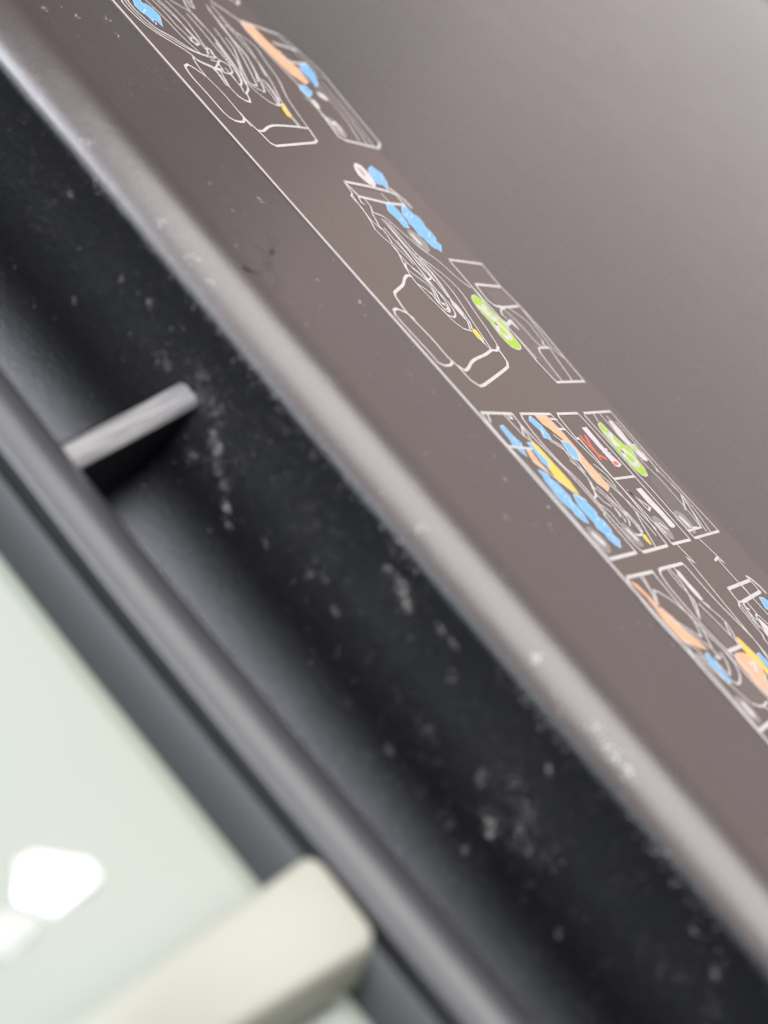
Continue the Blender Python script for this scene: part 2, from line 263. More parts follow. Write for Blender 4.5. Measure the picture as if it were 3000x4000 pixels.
STROKES = """1|l|lines|white|0.397|1|-63.64,-32.05 -61.69,-33.14 -59.35,-32.97 -57.39,-32.07 -56.16,-30.78 -54.91,-28.4 -53.8,-26.56 -52.94,-25.58 -51.86,-25.38 -51.24,-22.78 -51.44,-19.42
1|l|lines|white|0.397|1|-64.24,-30.15 -62.69,-30.94 -60.86,-31.13 -58.96,-30.5 -57.39,-29.54 -56.36,-26.91 -55.15,-25.17 -54.22,-23.47 -54.03,-21.74 -54.27,-18.93
1|l|lines|white|0.318|1|-63.92,-31.17 -62.23,-31.92 -60.1,-32.05 -58.06,-31.4 -56.72,-30.22 -55.69,-27.6 -54.42,-25.17 -54.01,-22.73 -53.94,-19.88
1|p|arrow|blue|0|0|-64.93,-27.95 -63.68,-28.81 -62.01,-30 -60.79,-29.77 -60.25,-28.86 -58.99,-28.76 -59.75,-28.08 -59.67,-27.25 -58.51,-27.03 -61.45,-24.8 -63.05,-24.96 -63.59,-25.9 -63.58,-27.01 -65.23,-25.92
1|l|lines|white|0.333|1|-65.72,-24.89 -64.94,-24.74 -62.51,-24.01 -60.16,-23.58 -57.9,-23.44 -55.33,-22.69 -54.16,-22.19
1|l|lines|white|0.333|1|-66.48,-22.46 -65.69,-22.32 -62.68,-21.77 -60.32,-21.9 -58.19,-21.23 -56.94,-21.57 -56.69,-20.09
1|l|lines|white|0.333|1|-67.25,-19.99 -66.37,-20.12 -64.54,-19.49 -61.9,-19.31 -59.28,-19.7 -57.7,-19.41
1|l|lines|white|0.333|1|-67.87,-18.03 -67.06,-17.89 -63.28,-16.91 -59.91,-17.48 -56.82,-18.38 -56.25,-17.4 -54.15,-18.47
1|l|lines|white|0.333|1|-68.4,-16.33 -67.68,-15.9 -66.81,-14.23 -65.87,-12.22 -63.16,-12.04 -60.22,-12.13 -56.59,-13 -55.14,-13.37
1|l|lines|white|0.333|1|-70.51,-9.6 -69.3,-10.65 -67.36,-11.87 -64.8,-12.34 -61.28,-12.01 -58.68,-12.77 -54.67,-13.89
1|l|lines|white|0.333|1|-70.53,-8.97 -69.67,-9.46 -67.81,-10.39 -67.75,-9.43 -69.19,-8.74 -71.1,-7.15
1|l|lines|white|0.333|1|-65.95,-20.92 -63.25,-19.84 -60.39,-19.32 -57.3,-19.05 -55.18,-18.95
1|l|lines|white|0.333|1|-65.1,-14.22 -60.95,-14.39 -57.09,-14.89 -53.51,-15.17
1|l|lines|white|0.333|1|-65.59,-3.33 -64.35,-1.48 -62.15,0.96 -58.78,-0.11 -55.46,-1.16 -53.31,-2 -49.02,-4.81 -44.88,-6.41 -41.57,-7.35
1|l|lines|white|0.333|1|-67.82,-2.5 -66.23,-2.63 -62.13,-3.13 -58.39,-3.29 -54.39,-4.58 -51.28,-5.99 -47.36,-8.38 -44.25,-9.34 -41.45,-9.96
1|l|lines|white|0.333|1|-61.49,-7.8 -59.24,-8.18 -53.07,-12.42 -50.17,-14.12 -49.74,-13.31 -49.8,-12.21 -50.77,-11.63 -56.19,-8.42 -60.88,-6.12 -65.24,-5.29
1|l|lines|white|0.333|1|-63.33,-8.91 -59.66,-9.8 -55.44,-11.34 -52.36,-13.6 -50.19,-14.86 -48.95,-13.17 -48.55,-11.8 -50.03,-10.37 -56.68,-6.56 -60.98,-5.74 -64.83,-5.22 -70.12,-3.71
1|l|lines|white|0.333|1|-58.46,-12.64 -56.66,-13.07 -52.93,-14.62 -50.33,-15.98 -48.98,-17.36 -48.44,-18.33 -49.55,-18.35 -52.05,-18.1
1|l|lines|white|0.333|1|-50.33,-15.98 -49.35,-15.8 -48.21,-16.32 -46.68,-18.54 -44.56,-19.91 -45.06,-22.08 -47.15,-22.47 -48.73,-21.72 -50.98,-20.74
1|l|lines|white|0.333|1|-50.5,-15.28 -47.83,-14.43 -46.11,-13.02 -45.8,-10.74 -46.34,-9.71
1|l|lines|white|0.333|1|-52.07,-8.84 -50.75,-8.22 -48.28,-8.93 -46.36,-10.09 -46.2,-10.81 -47.83,-9.98 -51.49,-9.5
1|l|lines|white|0.333|1|-52.05,-8.07 -51.53,-7.59 -48.17,-8.52 -46.96,-9.26
1|l|lines|white|0.333|1|-70.71,-1.76 -66.88,-1.92 -62.03,-1.9 -57.46,-3.53 -53.5,-5.6
1|l|lines|white|0.333|1|-69.04,-4.34 -65.88,-4.6 -62.12,-5.54 -58.61,-5.72 -54.16,-8.06 -51.03,-10.55
1|l|lines|white|0.333|1|-43.23,-10.28 -41.57,-10.35
1|l|lines|white|0.333|1|-52.42,-26.02 -50.52,-26.89 -48.05,-27.24 -44.73,-26.62 -39.79,-27.02 -38.09,-27
1|l|lines|white|0.333|1|-52.38,-25.88 -51.71,-24.1 -51.41,-22.1 -49.95,-22.11 -47.14,-22.42 -47.47,-23.04 -49.89,-22.37 -50.97,-22.57
1|l|lines|white|0.333|1|-50.97,-22.57 -50.89,-20.3 -50.79,-18.43 -51.82,-16.58 -53.34,-15.83 -53.93,-17.4 -52.83,-19.09 -51.25,-19.51
1|l|lines|white|0.333|1|-47.14,-22.42 -45.08,-22.32 -44.43,-20.25 -46.04,-18.85
1|l|lines|white|0.333|1|-58.23,-20.51 -57.98,-19.6 -56.88,-19.68 -56.28,-21.01 -57.22,-21.18 -58.23,-20.51
1|l|lines|white|0.333|1|-56.24,-18.7 -56.22,-17.53 -55.21,-18.22 -54.65,-17.83 -53.86,-17.68
1|l|lines|white|0.333|1|-56.08,-18.67 -54.23,-20.06 -53.9,-19.43 -54.57,-18.1 -55.21,-18.22
1|l|lines|white|0.333|1|-53.3,-20.46 -53.26,-18.73 -51.46,-21.26
1|l|lines|white|0.333|1|-50.65,-17.97 -48.57,-18.45 -48.8,-17.49 -50.05,-16.41 -52.68,-15.12 -55.21,-14.39 -58.89,-13.25
1|l|lines|white|0.333|1|-48.48,-18.15 -46.97,-19.02 -46.51,-18.93 -47.8,-16.87 -49.24,-15.68 -51.87,-14.38 -55.51,-13.25
1|l|lines|white|0.428|1|-49.26,-31.18 -49.95,-29.73 -49.3,-28.54 -48.05,-27.24
1|l|lines|white|0.428|1|-49.26,-31.18 -48.54,-31.56 -46.72,-32 -43.35,-31.88 -39.81,-31.97 -38.83,-31.53 -38.4,-30.68 -38.68,-28.26 -39.64,-27
1|l|lines|white|0.465|0|-41.57,-7.35 -39.56,-8.12 -38.93,-8.2 -38.09,-9.92 -34.6,-24.53 -34.97,-25.59 -37.19,-26.01 -39.72,-26.81 -40.9,-26.7
1|l|lines|white|0.428|1|-37.44,-25.72 -37.57,-24.59 -39.11,-21.33 -39.98,-18.54 -41,-12.65 -41.63,-7.55
1|l|lines|white|0.536|0|-72.05,-0.33 -70.52,2.04 -68.79,4.26 -66.67,3.55 -60.25,3.8 -54.2,4.42 -48.79,3.68 -41.7,1.64 -41.11,2.96 -41.39,14.1 -43.11,16.69 -51.72,17.97 -60.67,19.73 -65.82,17.95 -68.82,16.06 -68.93,11.49 -69.03,5.08
1|l|lines|white|0.318|1|-55.35,11.09 -49.22,11.69 -41.99,8.62
1|l|lines|white|0.318|1|-56.3,13.15 -49.68,13.81 -41.75,10.79
1|l|lines|white|0.318|1|-57.36,15.67 -49.53,15.17 -41.58,12.76
1|l|lines|white|0.318|1|-67.78,14.85 -64.11,15.92 -61.78,16.76 -58.34,16.87
1|l|lines|white|0.318|1|-50.91,2.49 -47.45,3.5 -41.96,4.04
1|l|lines|white|0.572|1|-65.37,10.29 -65.42,17.32
1|l|lines|white|0.5|1|-63.06,9.36 -61.54,8.74 -60.83,10.83 -62,16.73
1|p|paper_mark|orange|0|0|-69.25,5.04 -69.27,7.87 -65.45,8.08 -62.19,9.5 -59.36,10.86 -56.02,10.11 -54.99,7.68 -56.51,5.71 -58.32,4.98 -62.17,4.32 -65.17,3.81 -67.21,3.89
1|p|arrow|blue|0|0|-61.11,13.24 -61.45,16.36 -59.23,15.81 -56.35,13.36 -55.24,11.55 -57.08,11.69 -59.04,11.36
1|p|arrow|blue|0|0|-54.09,4.86 -54.36,6.93 -53.18,7.56 -51.55,5.29 -51.18,3.68 -52.65,3.43
1|p|number_disc|pale|0|1|-53.57,9.22 -53.53,10.96 -52.64,11.99 -52.16,11.85 -51.73,9.96 -52.4,8.98
1|p|number_disc|pale|0|1|-50.55,3.79 -50.71,5.44 -49.35,5.25 -48.54,4.55 -48.49,3.32
1|p|number_disc|disc|0|1|-46.23,2.89 -46.74,5.28 -45.03,6.41 -43.19,5.89 -42.04,4.43 -42.14,2.78 -44.12,2.03
1|l|numeral|white|0.77|1|-45.9,3.35 -44.95,3.93 -45.49,5.5 -43.65,4.98
1|p|pencil_tip|yellow|0|0|-46.52,-9.37 -46.76,-8.27 -44.92,-9.08 -43.23,-10.28 -43.66,-11.1 -45.01,-10.6
1|l|lines|white|0.5|1|-76.46,8.82 -75.39,9 -74.53,9.87 -76.36,12.12 -77.77,12.99
2|l|lines|white|0.572|0|-29.61,-11.93 -29.8,-4.2 -29.64,1.62 -29.22,3.29 -26.95,3.21 -26.4,-3.44 -26.59,-11.38 -29.61,-11.93
2|l|lines|white|0.318|1|-28.69,-1.84 -26.7,-1.96
2|p|tinted_window|tint|0|0|-28.65,-11.46 -28.59,-1.98 -26.79,-2.44 -26.65,-11.54
2|l|lines|white|0.716|1|-30.47,3.24 -29.43,4.07 -28.21,4.93 -26.71,5.03
2|l|lines|white|0.333|1|-29.51,-12.06 -27,-12.9 -26.17,-14.17 -23.99,-14.06 -20.69,-15.42 -19.2,-16.26 -17.7,-15.98 -15.66,-15.05 -13.22,-16.52 -11.61,-17.58 -9.89,-18.33 -9.75,-18.34 -8.41,-18.68 -5.5,-18.42 -3.42,-18.04 -1.5,-17.68 0.05,-16.51 0.42,-14.38
2|l|lines|white|0.333|1|-26.55,-11.66 -25.15,-12.56 -24.92,-11.94
2|l|lines|white|0.333|1|-26.3,-10.16 -24.66,-10.45 -23.38,-11.66 -22.65,-8.92 -20.13,-7.58 -16.82,-6.1 -14.24,-3.55 -10.58,-2 -9.09,-0.34
2|l|lines|white|0.333|1|-23,-12.17 -21.47,-13.03 -19.62,-14.1
2|l|lines|white|0.333|1|-26.25,-13.62 -21.41,-14.71 -19.66,-13.83
2|l|lines|white|0.333|1|-19.84,-13.58 -18.26,-13.86 -16.62,-14.67
2|l|lines|white|0.333|1|-16.5,-14.37 -13.35,-13.79 -12.57,-13.93
2|l|lines|white|0.333|1|-22.12,-10.57 -17.87,-10.66 -13.73,-11.62 -10.35,-11.56 -9.44,-14.4
2|l|lines|white|0.333|1|-20.69,-10.6 -15.79,-11.14 -12.61,-11.98 -9.44,-11.65
2|l|lines|white|0.333|1|-12.6,-16.19 -11.31,-17.45 -9.61,-16.24 -7.89,-15.02 -6.15,-16.19 -5.99,-16.16
2|l|lines|white|0.333|1|-11.67,-15.42 -9.44,-14.4 -7.43,-14.64 -5,-16.28 -4.38,-15.86
2|l|lines|white|0.333|1|-17.41,-12.18 -13.09,-12.94 -9.84,-13.57 -6.82,-13.92 -4.96,-14.48 -3.77,-15.16 -3.14,-16.08 -3.17,-16.82
2|l|lines|white|0.333|1|-19.93,-12.64 -14.95,-12.97 -11.05,-13.18 -7.66,-13.77 -5.19,-13.62 -2.99,-14.56 -2.07,-16.32 -2.39,-17.7 -3.51,-17.91
2|l|lines|white|0.333|1|-22.01,-9.86 -16.75,-10.49 -11.33,-10.13 -7.88,-11.06 -5.13,-12.09
2|l|lines|white|0.333|1|-21.59,-9.14 -15.68,-9.35 -10.64,-8.43 -7.75,-8.54 -4.46,-9.81 -1.04,-11.34 4.11,-13.4
2|l|lines|white|0.333|1|-15.14,-9.57 -11.82,-6.73 -9.51,-5.67 -7.46,-5.63 -4.15,-6.94 0.81,-8.85 3.34,-10.23 4.05,-11.62 4.11,-13.4
2|l|lines|white|0.333|1|-4.84,-16.25 -4.74,-15.34 -4.08,-15.36 -3.55,-16.01 -3.67,-16.62
2|l|lines|white|0.333|1|-6.78,-16.61 -4.94,-17.15 -4.3,-17.03 -3.31,-17.14
2|l|lines|white|0.333|1|-5.63,-12.18 -3.29,-12.36 -1.45,-12.93 0.1,-14.44
2|l|lines|white|0.333|1|-5.74,-11.74 -4.85,-11.43 -1.57,-12.2 -0.1,-13.58
2|l|lines|white|0.333|1|2.68,-13.96 4.11,-13.4
2|l|lines|white|0.333|1|-16.2,-15.35 -12.66,-15.6 -10.15,-13.93 -8.46,-14.22
2|l|lines|white|0.333|1|-18.98,-10.58 -14.34,-10.68 -9.37,-11.33 -6.3,-12
2|l|lines|white|0.333|1|-8.41,-18.68 -7.38,-17.31 -5.63,-16.69 -4.14,-17
2|l|lines|white|0.333|1|-2.1,-13.05 -1.63,-12.66
2|l|lines|white|0.333|1|-14.27,-9.72 -11.2,-9.8 -7.39,-10.97 -3.76,-12.75 -1.94,-13.02
2|p|tinted_window|pale|0|0|-5.53,-12.32 -5.6,-11.41 -3.17,-11.73 -2.1,-13.05 -2.91,-13.2 -4.74,-12.93
2|p|pencil_tip|yellow|0|0|-0.12,-13.29 0.17,-12.63 1.82,-12.93 2.5,-13.7 1.89,-14.4 0.75,-14.32
2|l|lines|white|0.644|1|1.85,-13.67 2.76,-13.95
2|p|number_disc|disc|0|1|-20.77,-4.59 -20.8,-3.6 -19.86,-1.92 -18.08,-1.94 -16.55,-3 -15.86,-4.53 -16.23,-5.91 -18.49,-5.99 -19.77,-5.56
2|l|numeral|white|1.03|1|-19.54,-4.53 -17.78,-4.55
2|p|arrow|blue|0|0|-26.2,-3.71 -26.44,-1.44 -24.64,-1.44 -22.41,-2.28 -21.13,-3.42 -21.28,-4.81 -22.89,-4.8 -24.42,-5.37
2|p|arrow|blue|0|0|-26.36,1.4 -26.63,3.26 -25.12,3.21 -24.43,4.29 -23.25,4.17 -22.32,3.37 -21.39,3.86 -19.86,3.49 -19.27,2.64 -18.32,2.96 -16.71,0.9 -17.2,0.19 -17.41,-0.77 -18.49,-1.27 -19.31,-1.11 -19.88,-1.83 -21.57,-1.2 -22.17,-1.62 -23.05,-1.15 -24.2,-1.05
2|p|arrow|blue|0|0|-34.2,1.3 -35.51,3.99 -34.24,5.53 -31.99,4.27 -29.93,1.89 -31.09,1.84 -31.12,-0.07 -33.6,0.76
2|p|number_disc|pale|0|1|-34.48,-2.86 -35.4,-0.98 -35.02,0.2 -33.39,0.48 -30.86,-0.66 -29.97,-2.07 -30.42,-3.39 -32.25,-4.33
2|l|numeral|tint|0.48|1|-33.99,-1.84 -32.65,-1.92
2|l|lines|white|0.465|1|-9.84,-18.21 -9.9,-19.39 -8.97,-21.53 -7.75,-23.57 -5.84,-28.59 -5.16,-29.26 -3.73,-29.79 -1.85,-30.22 2.42,-29.66 5.91,-29.77 7.58,-29.14 9.99,-29.05 11.02,-27.82 10.83,-26.4 7.19,-13.01 6.21,-11.68 3.34,-10.67
2|l|lines|white|0.465|1|7.47,-28.97 8.22,-28.25 7.74,-26.42 6.3,-22.74 4.97,-16.83 4.03,-13.38 4.09,-11.85 3.31,-10.01
2|l|lines|white|0.428|1|-2.36,-33.52 -2.67,-32.26 -1.91,-30.2 -1.04,-29.65
2|l|lines|white|0.393|1|-2.36,-33.52 -1.43,-34.27 0.11,-34.34 5.54,-34.02 7.06,-34.09 7.5,-32.97 7.37,-31.18 6.9,-29.95 6.28,-29.58
2|l|lines|white|0.465|0|-15.04,0.91 -15.31,12.95 -10.63,12.04 -6.45,12.76 -0.94,12.65 4.79,11.55 9.6,10.95 9.93,-0.35 5.9,-0.6 -0.06,0.24 -4.59,0.4 -9.66,0.48 -15.04,0.91
2|l|lines|white|0.536|1|-10.06,2.78 -10.31,11.99
2|l|lines|white|0.5|1|-9.94,2.6 -5.69,2.56 -6.14,12.02
2|l|lines|white|0.358|1|-5.55,7.2 -2.86,9.71 0.01,9.18 1.3,8.9
2|l|lines|white|0.397|1|1.3,8.9 2.11,8.02 2.7,9.14 3,4.68 3.91,3.71 9.65,2.21
2|l|lines|white|0.358|1|2.7,9.14 9.46,6.31
2|l|lines|white|0.318|1|-5.89,4.61 -1.87,5.82 2.19,6.03 2.7,9.14
2|l|lines|white|0.358|1|-6.45,12.76 -2.72,11.82 2.79,10.18 4.79,11.55
2|l|lines|white|0.358|1|-9.66,0.48 -4.03,-0.47 0.43,0.33 5.14,0.21
2|l|lines|white|0.393|1|-5.32,5.71 -4.93,3.78 -3.69,2.27 -2.46,2.73 -0.98,3.49
2|p|tinted_window|tint|0|0|-5.78,3.13 -4.02,7.46 1.6,7.93 3,4.68 9.52,2.43 9.68,-0.16 -0.11,1.2 -3.71,2.51
2|p|tinted_window|tint|0|0|-9.44,3.99 -9.72,10.61 -6.41,12.23 -5.93,3.36
2|p|ok_badge|green|0|1|-6.81,-3.59 -7.51,-1.08 -6.3,-0.39 -4.27,-0.51 -2.82,0.23 -2.13,1.33 -0.78,-0.37 1.23,-0.96 2.73,-1.41 3.39,-2.47 3.61,-3.92 3.13,-5.3 0.96,-5.69 -2.02,-4.84 -4.49,-4.82
2|l|badge_lettering|white|1|1|-4.99,-4.07 -4.34,-3.38 -3.67,-2.08
2|l|badge_lettering|white|1|1|-5.22,-1.4 -3.96,-3.46 -2.62,-3.07 -2.66,-1.52
2|l|badge_lettering|white|0.94|1|-1.63,-3.13 -1.45,-1.92 0.41,-1.82 1.26,-2.66 1.18,-4.12 -0.2,-4.51 -1.49,-3.34
2|l|lines|white|0.644|1|-1.6,0.93 -2.51,3.71 -0.98,3.49
3|l|lines|white|0.465|0|15.64,-34.53 15.89,-25.5
3|l|lines|white|0.397|1|15.62,-34.49 17.31,-35.05 21.08,-35.19 25.22,-34.81 29.55,-34.83 35.32,-34.97 39.29,-34.79 39.82,-34.79
3|l|lines|white|0.536|0|39.82,-34.79 39.71,-25.49
3|l|lines|white|0.397|1|15.89,-25.5 17.59,-25.77 20.98,-25.36 26.38,-24.32 33.19,-24.33 33.48,-24.86 39.6,-25.29
3|l|lines|white|0.465|0|15.91,-22.82 16.04,-12.92
3|l|lines|white|0.397|1|15.91,-22.82 16.8,-23.51 20.33,-24.29 24.78,-24.15 27.71,-23.32 33.26,-23.68 38.57,-23.77 39.87,-23.24
3|l|lines|white|0.5|0|39.87,-23.24 39.72,-13.67
3|l|lines|white|0.397|1|16.04,-12.92 18.93,-12.7 27.7,-11.3 33.34,-11.81 39.59,-13.39
3|l|lines|white|0.465|0|16.02,-10.43 15.98,-3.03
3|l|lines|white|0.397|1|16.02,-10.43 16.67,-10.99 20.66,-11.58 20.6,-10.71 28.04,-11.23 33.89,-11.08 39.66,-11.3
3|l|lines|white|0.465|0|39.66,-11.3 39.6,-3.81
3|l|lines|white|0.397|1|15.98,-3.03 18.5,-2.82 27.96,-3.13 39.36,-3.69
3|l|lines|white|0.428|0|28.01,-11.18 27.96,-3.13
3|l|lines|white|0.465|0|16,-0.62 15.71,10.39
3|l|lines|white|0.393|1|15.71,10.39 24.61,9.63 31.33,9.71 39.25,9.95
3|l|lines|white|0.428|0|39.25,9.95 39.5,-1.59 38.19,-1.6
3|l|lines|white|0.397|1|38.19,-1.6 31.54,-1.13 27.01,-1.28 21.73,-1.21 16.39,-1.14
3|l|lines|white|0.333|1|16.24,2.71 17.68,1.9 19.31,2.19
3|l|lines|white|0.333|1|16.26,5.23 17.73,5.13 21.9,4.79 26.59,4.91 28.59,5.62 34.42,5.24 37.68,4.43
3|l|lines|white|0.333|1|16.65,7.13 21.6,6.9 25.29,8.28 27.59,7.24
3|l|lines|white|0.333|1|17.78,8.8 22.75,8.57 27.08,7.87 31.97,8.37
3|l|lines|white|0.333|1|31.97,8.37 33.45,6.48 34.72,4.6
3|l|lines|white|0.333|1|32.15,8.4 35.39,6.48 38.04,4.49
3|l|lines|white|0.333|1|38.19,-1.6 38.04,4.49
3|l|lines|white|0.333|1|30,8.38 34.99,8.19 39.08,6.43
3|l|lines|white|0.333|1|33.34,7.54 38.95,5
3|p|tinted_window|tint|0|0|28.03,1.65 28.05,5.52 34.57,4.92 37.65,4.08 37.88,-1.32 34.48,-0.93
3|p|indicator_bar|pale|0|0|17.65,6.02 17.39,7.62 19.6,7.65 21.6,6.9 23.44,7.59 25.09,7.88 25.59,6.88 25.19,5.73 22.82,5.31 20.46,4.89
3|p|indicator_light|green|0|0|22.22,6.28 22.27,7.93 23.44,7.59 23.56,5.8
3|p|ok_badge|green|0|1|18.12,0.92 17.87,2.64 19.51,2.93 22.05,3.74 22.99,4.98 24.75,3.87 26.52,3.48 27.89,2.32 28.18,1.16 27.86,0.07 26.68,-0.65 22.81,-0.67 19.8,-0.18
3|l|badge_lettering|white|1|1|19.82,0.7 20.81,0.88 22.17,1.65
3|l|badge_lettering|white|0.89|1|20.04,2.5 20.9,0.89 21.95,0.39 22.17,1.65
3|l|badge_lettering|white|0.89|1|23.39,0.82 23.26,2.19 25.16,2.88 26.09,1.72 25.94,0.41 24.5,-0.19 23.47,0.66
3|p|number_disc|disc|0|1|34.68,-0.56 34.54,0.94 35.42,2.29 37.65,2.01 38.75,0.85 38.81,-0.48 37.68,-1.69 35.94,-2.01
3|l|numeral|white|1.12|1|35.95,0.17 37.43,0.44
3|l|lines|white|0.397|1|37.91,1.04 37.92,3.09
3|p|indicator_bar|pale|0|0|18.7,-6.32 18.56,-4.34 22.67,-4.76 25.67,-3.88 26.12,-5.46 25.88,-6.82 25.03,-6.65 21.75,-6.59
3|p|indicator_light|red|0|0|25.04,-6.32 25.02,-4.83 25.64,-4.55 25.81,-6.5
3|l|lines|white|0.428|1|22.84,-6.13 22.83,-4.33
3|l|lines|white|0.428|1|23.58,-6.26 23.56,-4.43
3|l|cross_mark|red|0.644|1|20.28,-9.64 21.83,-9.51 23.56,-9.2 24.47,-7.73
3|l|cross_mark|red|0.644|1|20.19,-7.6 21.52,-8.6 22.88,-9 24.36,-9.69
3|p|indicator_bar|pale|0|0|30.08,-6.7 30.03,-4.58 33.54,-4.43 36.93,-4.46 37.26,-5.54 37.08,-6.7 34.91,-6.45 32.52,-6.89
3|l|tick_mark|white|0.397|1|30.21,-10.04 31.85,-9.26 33.88,-9.04 33.4,-7.6 32.41,-8.52 30.38,-10.01
3|p|number_disc|disc|0|1|34.88,-10.12 34.83,-8.55 36.34,-7.47 38.43,-8.35 39.08,-9.33 38.72,-10.49 36.86,-11.15
3|l|numeral|white|0.6|1|36.09,-10.52 37.68,-10.22
3|l|numeral|white|0.48|1|36.18,-9.4 37.27,-8.25
3|p|arrow|blue|0|0|16.49,-20.98 16.42,-20.24 18.1,-19.55 19.62,-19.76 20.71,-20.3 20.11,-22.14 19.17,-21.34 17.23,-21.95
3|p|paper_mark|orange|0|0|16.02,-18.68 16.06,-14.81 19.6,-14.41 22.41,-14.66 25.45,-15.12 25.29,-14.86 26.49,-14.88 28.07,-15.07 29.13,-15.12 29.92,-17.15 28.59,-17.64 26.73,-17.99 25.05,-17.35 23.18,-16.57 20.39,-16.58 18.69,-17.67 17.7,-18.62
3|p|arrow|blue|0|0|20.78,-17.53 21.25,-15.91 22.66,-15.39 24.54,-17.07 23.8,-18.47 22.7,-18.43
3|l|lines|white|0.318|1|20.71,-20.3 21.72,-18.86 23.08,-19.36 25.25,-19.69 28.09,-19.88 30.24,-22.14
3|l|lines|white|0.318|1|24.27,-20.37 25.75,-19.37 27.81,-19.93 29.28,-21.29 30.16,-21.58
3|l|lines|white|0.318|1|19.79,-18.22 20.78,-17.53 22.7,-18.43 23.93,-18.44 24.6,-17.19 22.66,-15.39
3|l|lines|white|0.318|1|20.83,-21.02 21.97,-19.57 23.92,-18.7 26.37,-18.98
3|l|lines|white|0.318|1|30.29,-21.56 30.47,-22.79 30.93,-23.5 31.7,-23.35
3|l|lines|white|0.318|1|30.29,-21.56 31.46,-21.33 32.31,-20.24
3|l|lines|white|0.318|1|28.54,-20.73 30.95,-19.33 33.25,-19.59 34.65,-19.79 35,-20.19
3|l|lines|white|0.318|1|28.89,-19.25 31.15,-18.35 33.51,-17.9 34.98,-18.8 35.66,-19.83
3|l|lines|white|0.318|1|30.2,-16.85 32.78,-17.32 35.91,-16.97 36.87,-17.73
3|l|lines|white|0.318|1|26.91,-14.56 29.62,-13.56 33.56,-13.8 37.83,-14.23
3|l|lines|white|0.318|1|28.49,-14.75 32.15,-13.33 36.83,-12.23
3|l|lines|white|0.318|1|33.56,-13.8 36.27,-15.71 39.55,-17.71
3|l|lines|white|0.318|1|24.65,-17.42 28.16,-18.2 29.26,-17.27
3|l|lines|white|0.318|1|25.21,-13.64 27.28,-12.5 29.38,-13.11
3|l|lines|white|0.318|1|32.72,-19.93 33.61,-19.99 34.09,-20.37
3|l|lines|white|0.318|1|31.7,-23.35 33.19,-22.15 35.19,-22.45
3|l|lines|white|0.318|1|30.61,-18.69 32.82,-18.5 34.24,-18.47
3|l|lines|white|0.397|1|33.4,-17.68 35.59,-17.74 37.09,-18.16
3|l|lines|white|0.397|1|33.58,-17.05 35.51,-17.04 36.89,-17.49
3|l|lines|white|0.397|1|37.13,-20.48 37.35,-19.51 37.22,-18.13
3|l|lines|white|0.393|1|16.91,-14.39 17.08,-12.51
3|l|lines|white|0.393|1|18.77,-15.14 18.86,-12.58
3|p|pencil_tip|yellow|0|0|37.33,-18.35 37.52,-17.61 38.99,-18.26 38.94,-18.74 37.91,-18.94
3|p|number_disc|disc|0|1|35.08,-22.25 35.05,-21.11 36.9,-20.29 38.74,-20.86 39.18,-21.46 39.02,-22.51 37.47,-23.59 35.99,-23.43
3|l|numeral|white|0.94|1|36.26,-21.79 37.8,-21.49
3|p|arrow|blue|0|0|18.01,-32.67 17.9,-31.33 19.62,-31.22 20.95,-30.73 21.59,-31.52 23.12,-32.46 22.59,-32.9 21.26,-33.61 20.36,-33.11
3|p|paper_mark|yellow|0|0|20.4,-26.9 21.62,-26.42 24.56,-26.33 27.48,-26.23 29.8,-26.94 28.95,-28.03 27.42,-29.7 25.48,-29.16 23.78,-29.04 22.47,-28.83
3|p|paper_mark|orange|0|0|21.94,-30.88 22.04,-29.6 23.21,-30.06 24.65,-30.24 25.7,-30.03 25.27,-31.02 24.05,-31.94
3|p|arrow|blue|0|0|20.87,-28.91 20.91,-27.74 22.5,-27.89 24.1,-27.58 25.36,-28.96 24.16,-29.42 22.2,-28.88
3|l|lines|white|0.358|1|15.76,-32.89 17.2,-34.18
3|l|lines|white|0.358|1|15.94,-28.23 19.57,-28 20.52,-27.11
3|l|lines|white|0.358|1|18.26,-26.36 19.83,-27.94
3|l|lines|white|0.358|1|16.01,-27.15 16.62,-27.39 16.76,-26.77 16.22,-26.52
3|l|lines|white|0.358|1|24.05,-31.94 25.94,-30.44 27.71,-29.19 29.74,-27.87
3|l|lines|white|0.358|1|15.96,-25.37 20.27,-26.68
3|l|lines|white|0.358|1|29.74,-27.87 30.87,-26.5
3|l|lines|white|0.428|1|21.35,-34.92 21.93,-28.93
3|p|arrow|blue|0|0|25.25,-32.77 26.08,-31.1 26.94,-31.36 27.46,-30.83 28.36,-30.44 28.97,-30.53 29.97,-30.34 30.67,-31.06 31.56,-30.67 32.77,-30.86 34.28,-31.84 33.84,-32.77 32.7,-33.41 32.11,-33.11 30.97,-33.75 30.35,-33.88 29.73,-34 28.41,-33.63 27.19,-33.45 26.24,-32.79
3|p|arrow|blue|0|0|29.58,-28.67 30.29,-27.44 31.34,-26.79 32.73,-26.52 33.42,-27.27 34.34,-26.65 35.69,-26.83 36.37,-27.57 37.39,-27.15 38.58,-28.76 37.89,-29.64 36.87,-30.06 36.04,-29.79 35.24,-30.59 34.32,-29.92 33.2,-30.14 31.73,-29.99 30.88,-29.73
3|p|number_disc|disc|0|1|34.73,-33.64 34.72,-32.38 36.03,-31.28 38.07,-31.51 38.92,-32.6 39.03,-33.82 37.87,-34.66 35.86,-34.45
3|l|numeral|white|1.29|1|36.1,-33.16 37.35,-32.7
4|l|lines|white|0.358|1|39.76,-9.99 43.15,-9.48 42.14,-10.53 58.75,-13.13 60.11,-12.2
4|l|lines|white|0.358|1|39.63,-0.23 44.3,1.05 43.25,-0.07 47.59,-0.27 53.58,-0.2 55.68,-1.05
4|l|lines|white|0.397|1|43.6,-1.6 43.17,0.64
